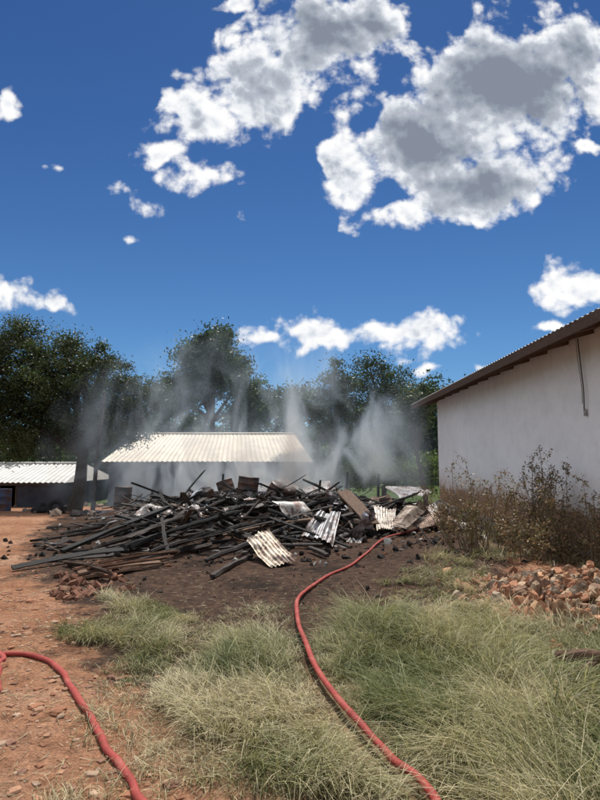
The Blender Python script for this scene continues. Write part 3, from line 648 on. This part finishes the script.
for (px,py,rx,ry,th) in CL:
    a_,y_,z_=ray(px,py); u=a_/y_;v=z_/y_; k=1/(y_*F)
    r=vm('MULTIPLY',vm('SUBTRACT',UVW,(u,v,0)),(1/(rx*k),1/(ry*k),0)); q=mth(nt,'SUBTRACT',1.0,vm('LENGTH',r,(0,0,0)))
    q=mth(nt,'MULTIPLY',q,.55+.6*min(1,th))
    if th<=.2: q=mth(nt,'SUBTRACT',q,.34)
    t=mth(nt,'MULTIPLY',q,th)
    fm=q if fm is None else mth(nt,'SMOOTH_MAX',fm,q,.2)
    ft=t if ft is None else mth(nt,'SMOOTH_MAX',ft,t,.25)
def cn(vec,det):
    f=N(nt,'ShaderNodeTexNoise'); f.inputs['Scale'].default_value=10; f.inputs['Detail'].default_value=det; f.inputs['Roughness'].default_value=.62; nt.links.new(vec,f.inputs['Vector'])
    vo=N(nt,'ShaderNodeTexVoronoi'); vo.feature='F1'; vo.inputs['Scale'].default_value=19; vo.inputs['Detail'].default_value=2; vo.inputs['Roughness'].default_value=.55; nt.links.new(vec,vo.inputs['Vector'])
    return mth(nt,'ADD',mth(nt,'MULTIPLY',mth(nt,'SUBTRACT',f.outputs['Fac'],.5),1.9), mth(nt,'MULTIPLY',mth(nt,'SUBTRACT',.42,vo.outputs['Distance']),.5))
UV2=vm('ADD',UV,vm('MULTIPLY',wv,(.35,.35,0)))
fnz=cn(UV2,9); fnu=cn(vm('ADD',UV2,(.006,.016,0)),5)
den=mth(nt,'ADD',fm,mth(nt,'ADD',fnz,.18))
mr=nt.nodes.new('ShaderNodeMapRange'); mr.interpolation_type='SMOOTHSTEP'; nt.links.new(den,mr.inputs[0]); mr.inputs[1].default_value=-.06; mr.inputs[2].default_value=.36
front=mth(nt,'GREATER_THAN',sx.outputs[1],.06); mask=mth(nt,'MULTIPLY',mr.outputs[0],front)
rel=mth(nt,'SUBTRACT',fnu,fnz)
tn=mth(nt,'ADD',mth(nt,'ADD',ft,mth(nt,'MULTIPLY',fnz,.6)),mth(nt,'MULTIPLY',rel,1.0))
cc=ramp(nt,tn,[(.06,(1.0,1.0,1.0)),(.26,(.82,.85,.90)),(.48,(.50,.54,.61)),(.85,(.30,.34,.41)),(1.0,(.24,.27,.34))])
bg2=nt.nodes.new('ShaderNodeBackground'); bg2.inputs['Strength'].default_value=1.0; nt.links.new(cc,bg2.inputs['Color'])
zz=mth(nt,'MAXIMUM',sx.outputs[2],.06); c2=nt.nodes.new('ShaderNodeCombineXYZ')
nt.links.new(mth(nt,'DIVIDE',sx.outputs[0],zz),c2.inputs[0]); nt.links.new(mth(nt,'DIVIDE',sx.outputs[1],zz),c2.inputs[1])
gn=noise(nt,1.1,4,.55,c2.outputs[0]); m2=nt.nodes.new('ShaderNodeMapRange'); m2.interpolation_type='SMOOTHSTEP'; nt.links.new(gn,m2.inputs[0]); m2.inputs[1].default_value=.42; m2.inputs[2].default_value=.54  # unseen clouds beside, above and behind the view, added to brighten the wall
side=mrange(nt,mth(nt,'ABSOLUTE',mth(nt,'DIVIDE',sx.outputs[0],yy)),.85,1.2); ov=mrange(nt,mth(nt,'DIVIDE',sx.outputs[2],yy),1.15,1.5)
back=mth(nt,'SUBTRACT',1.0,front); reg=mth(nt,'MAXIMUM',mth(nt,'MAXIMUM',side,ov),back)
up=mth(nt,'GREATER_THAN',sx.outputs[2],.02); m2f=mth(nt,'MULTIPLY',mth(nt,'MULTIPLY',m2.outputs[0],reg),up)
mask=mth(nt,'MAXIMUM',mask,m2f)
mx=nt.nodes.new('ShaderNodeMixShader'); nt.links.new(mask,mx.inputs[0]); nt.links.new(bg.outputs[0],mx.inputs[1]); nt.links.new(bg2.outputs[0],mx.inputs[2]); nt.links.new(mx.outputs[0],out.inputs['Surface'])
sd=bpy.data.lights.new('sun','SUN'); sd.energy=5.0; sd.angle=math.radians(.5); sd.color=(1,.96,.90)
so=bpy.data.objects.new('sun',sd); sc.collection.objects.link(so)
dv=Vector((math.cos(SUN_EL)*math.sin(SUN_AZ),math.cos(SUN_EL)*math.cos(SUN_AZ),math.sin(SUN_EL))); so.rotation_euler=dv.to_track_quat('Z','Y').to_euler(); so.location=(0,0,30)
# ---------------------------------------------------------------- camera
cd=bpy.data.cameras.new('camera'); cd.sensor_fit='VERTICAL'; cd.sensor_height=36; cd.lens=F/800*36; cd.clip_end=3000; cd.clip_start=.05
co=bpy.data.objects.new('camera',cd); sc.collection.objects.link(co); co.location=(0,0,CAMZ); co.rotation_euler=(math.pi/2+PITCH,0,0); sc.camera=co
sc.view_settings.view_transform='Standard'; sc.view_settings.look='None'; sc.view_settings.exposure=0
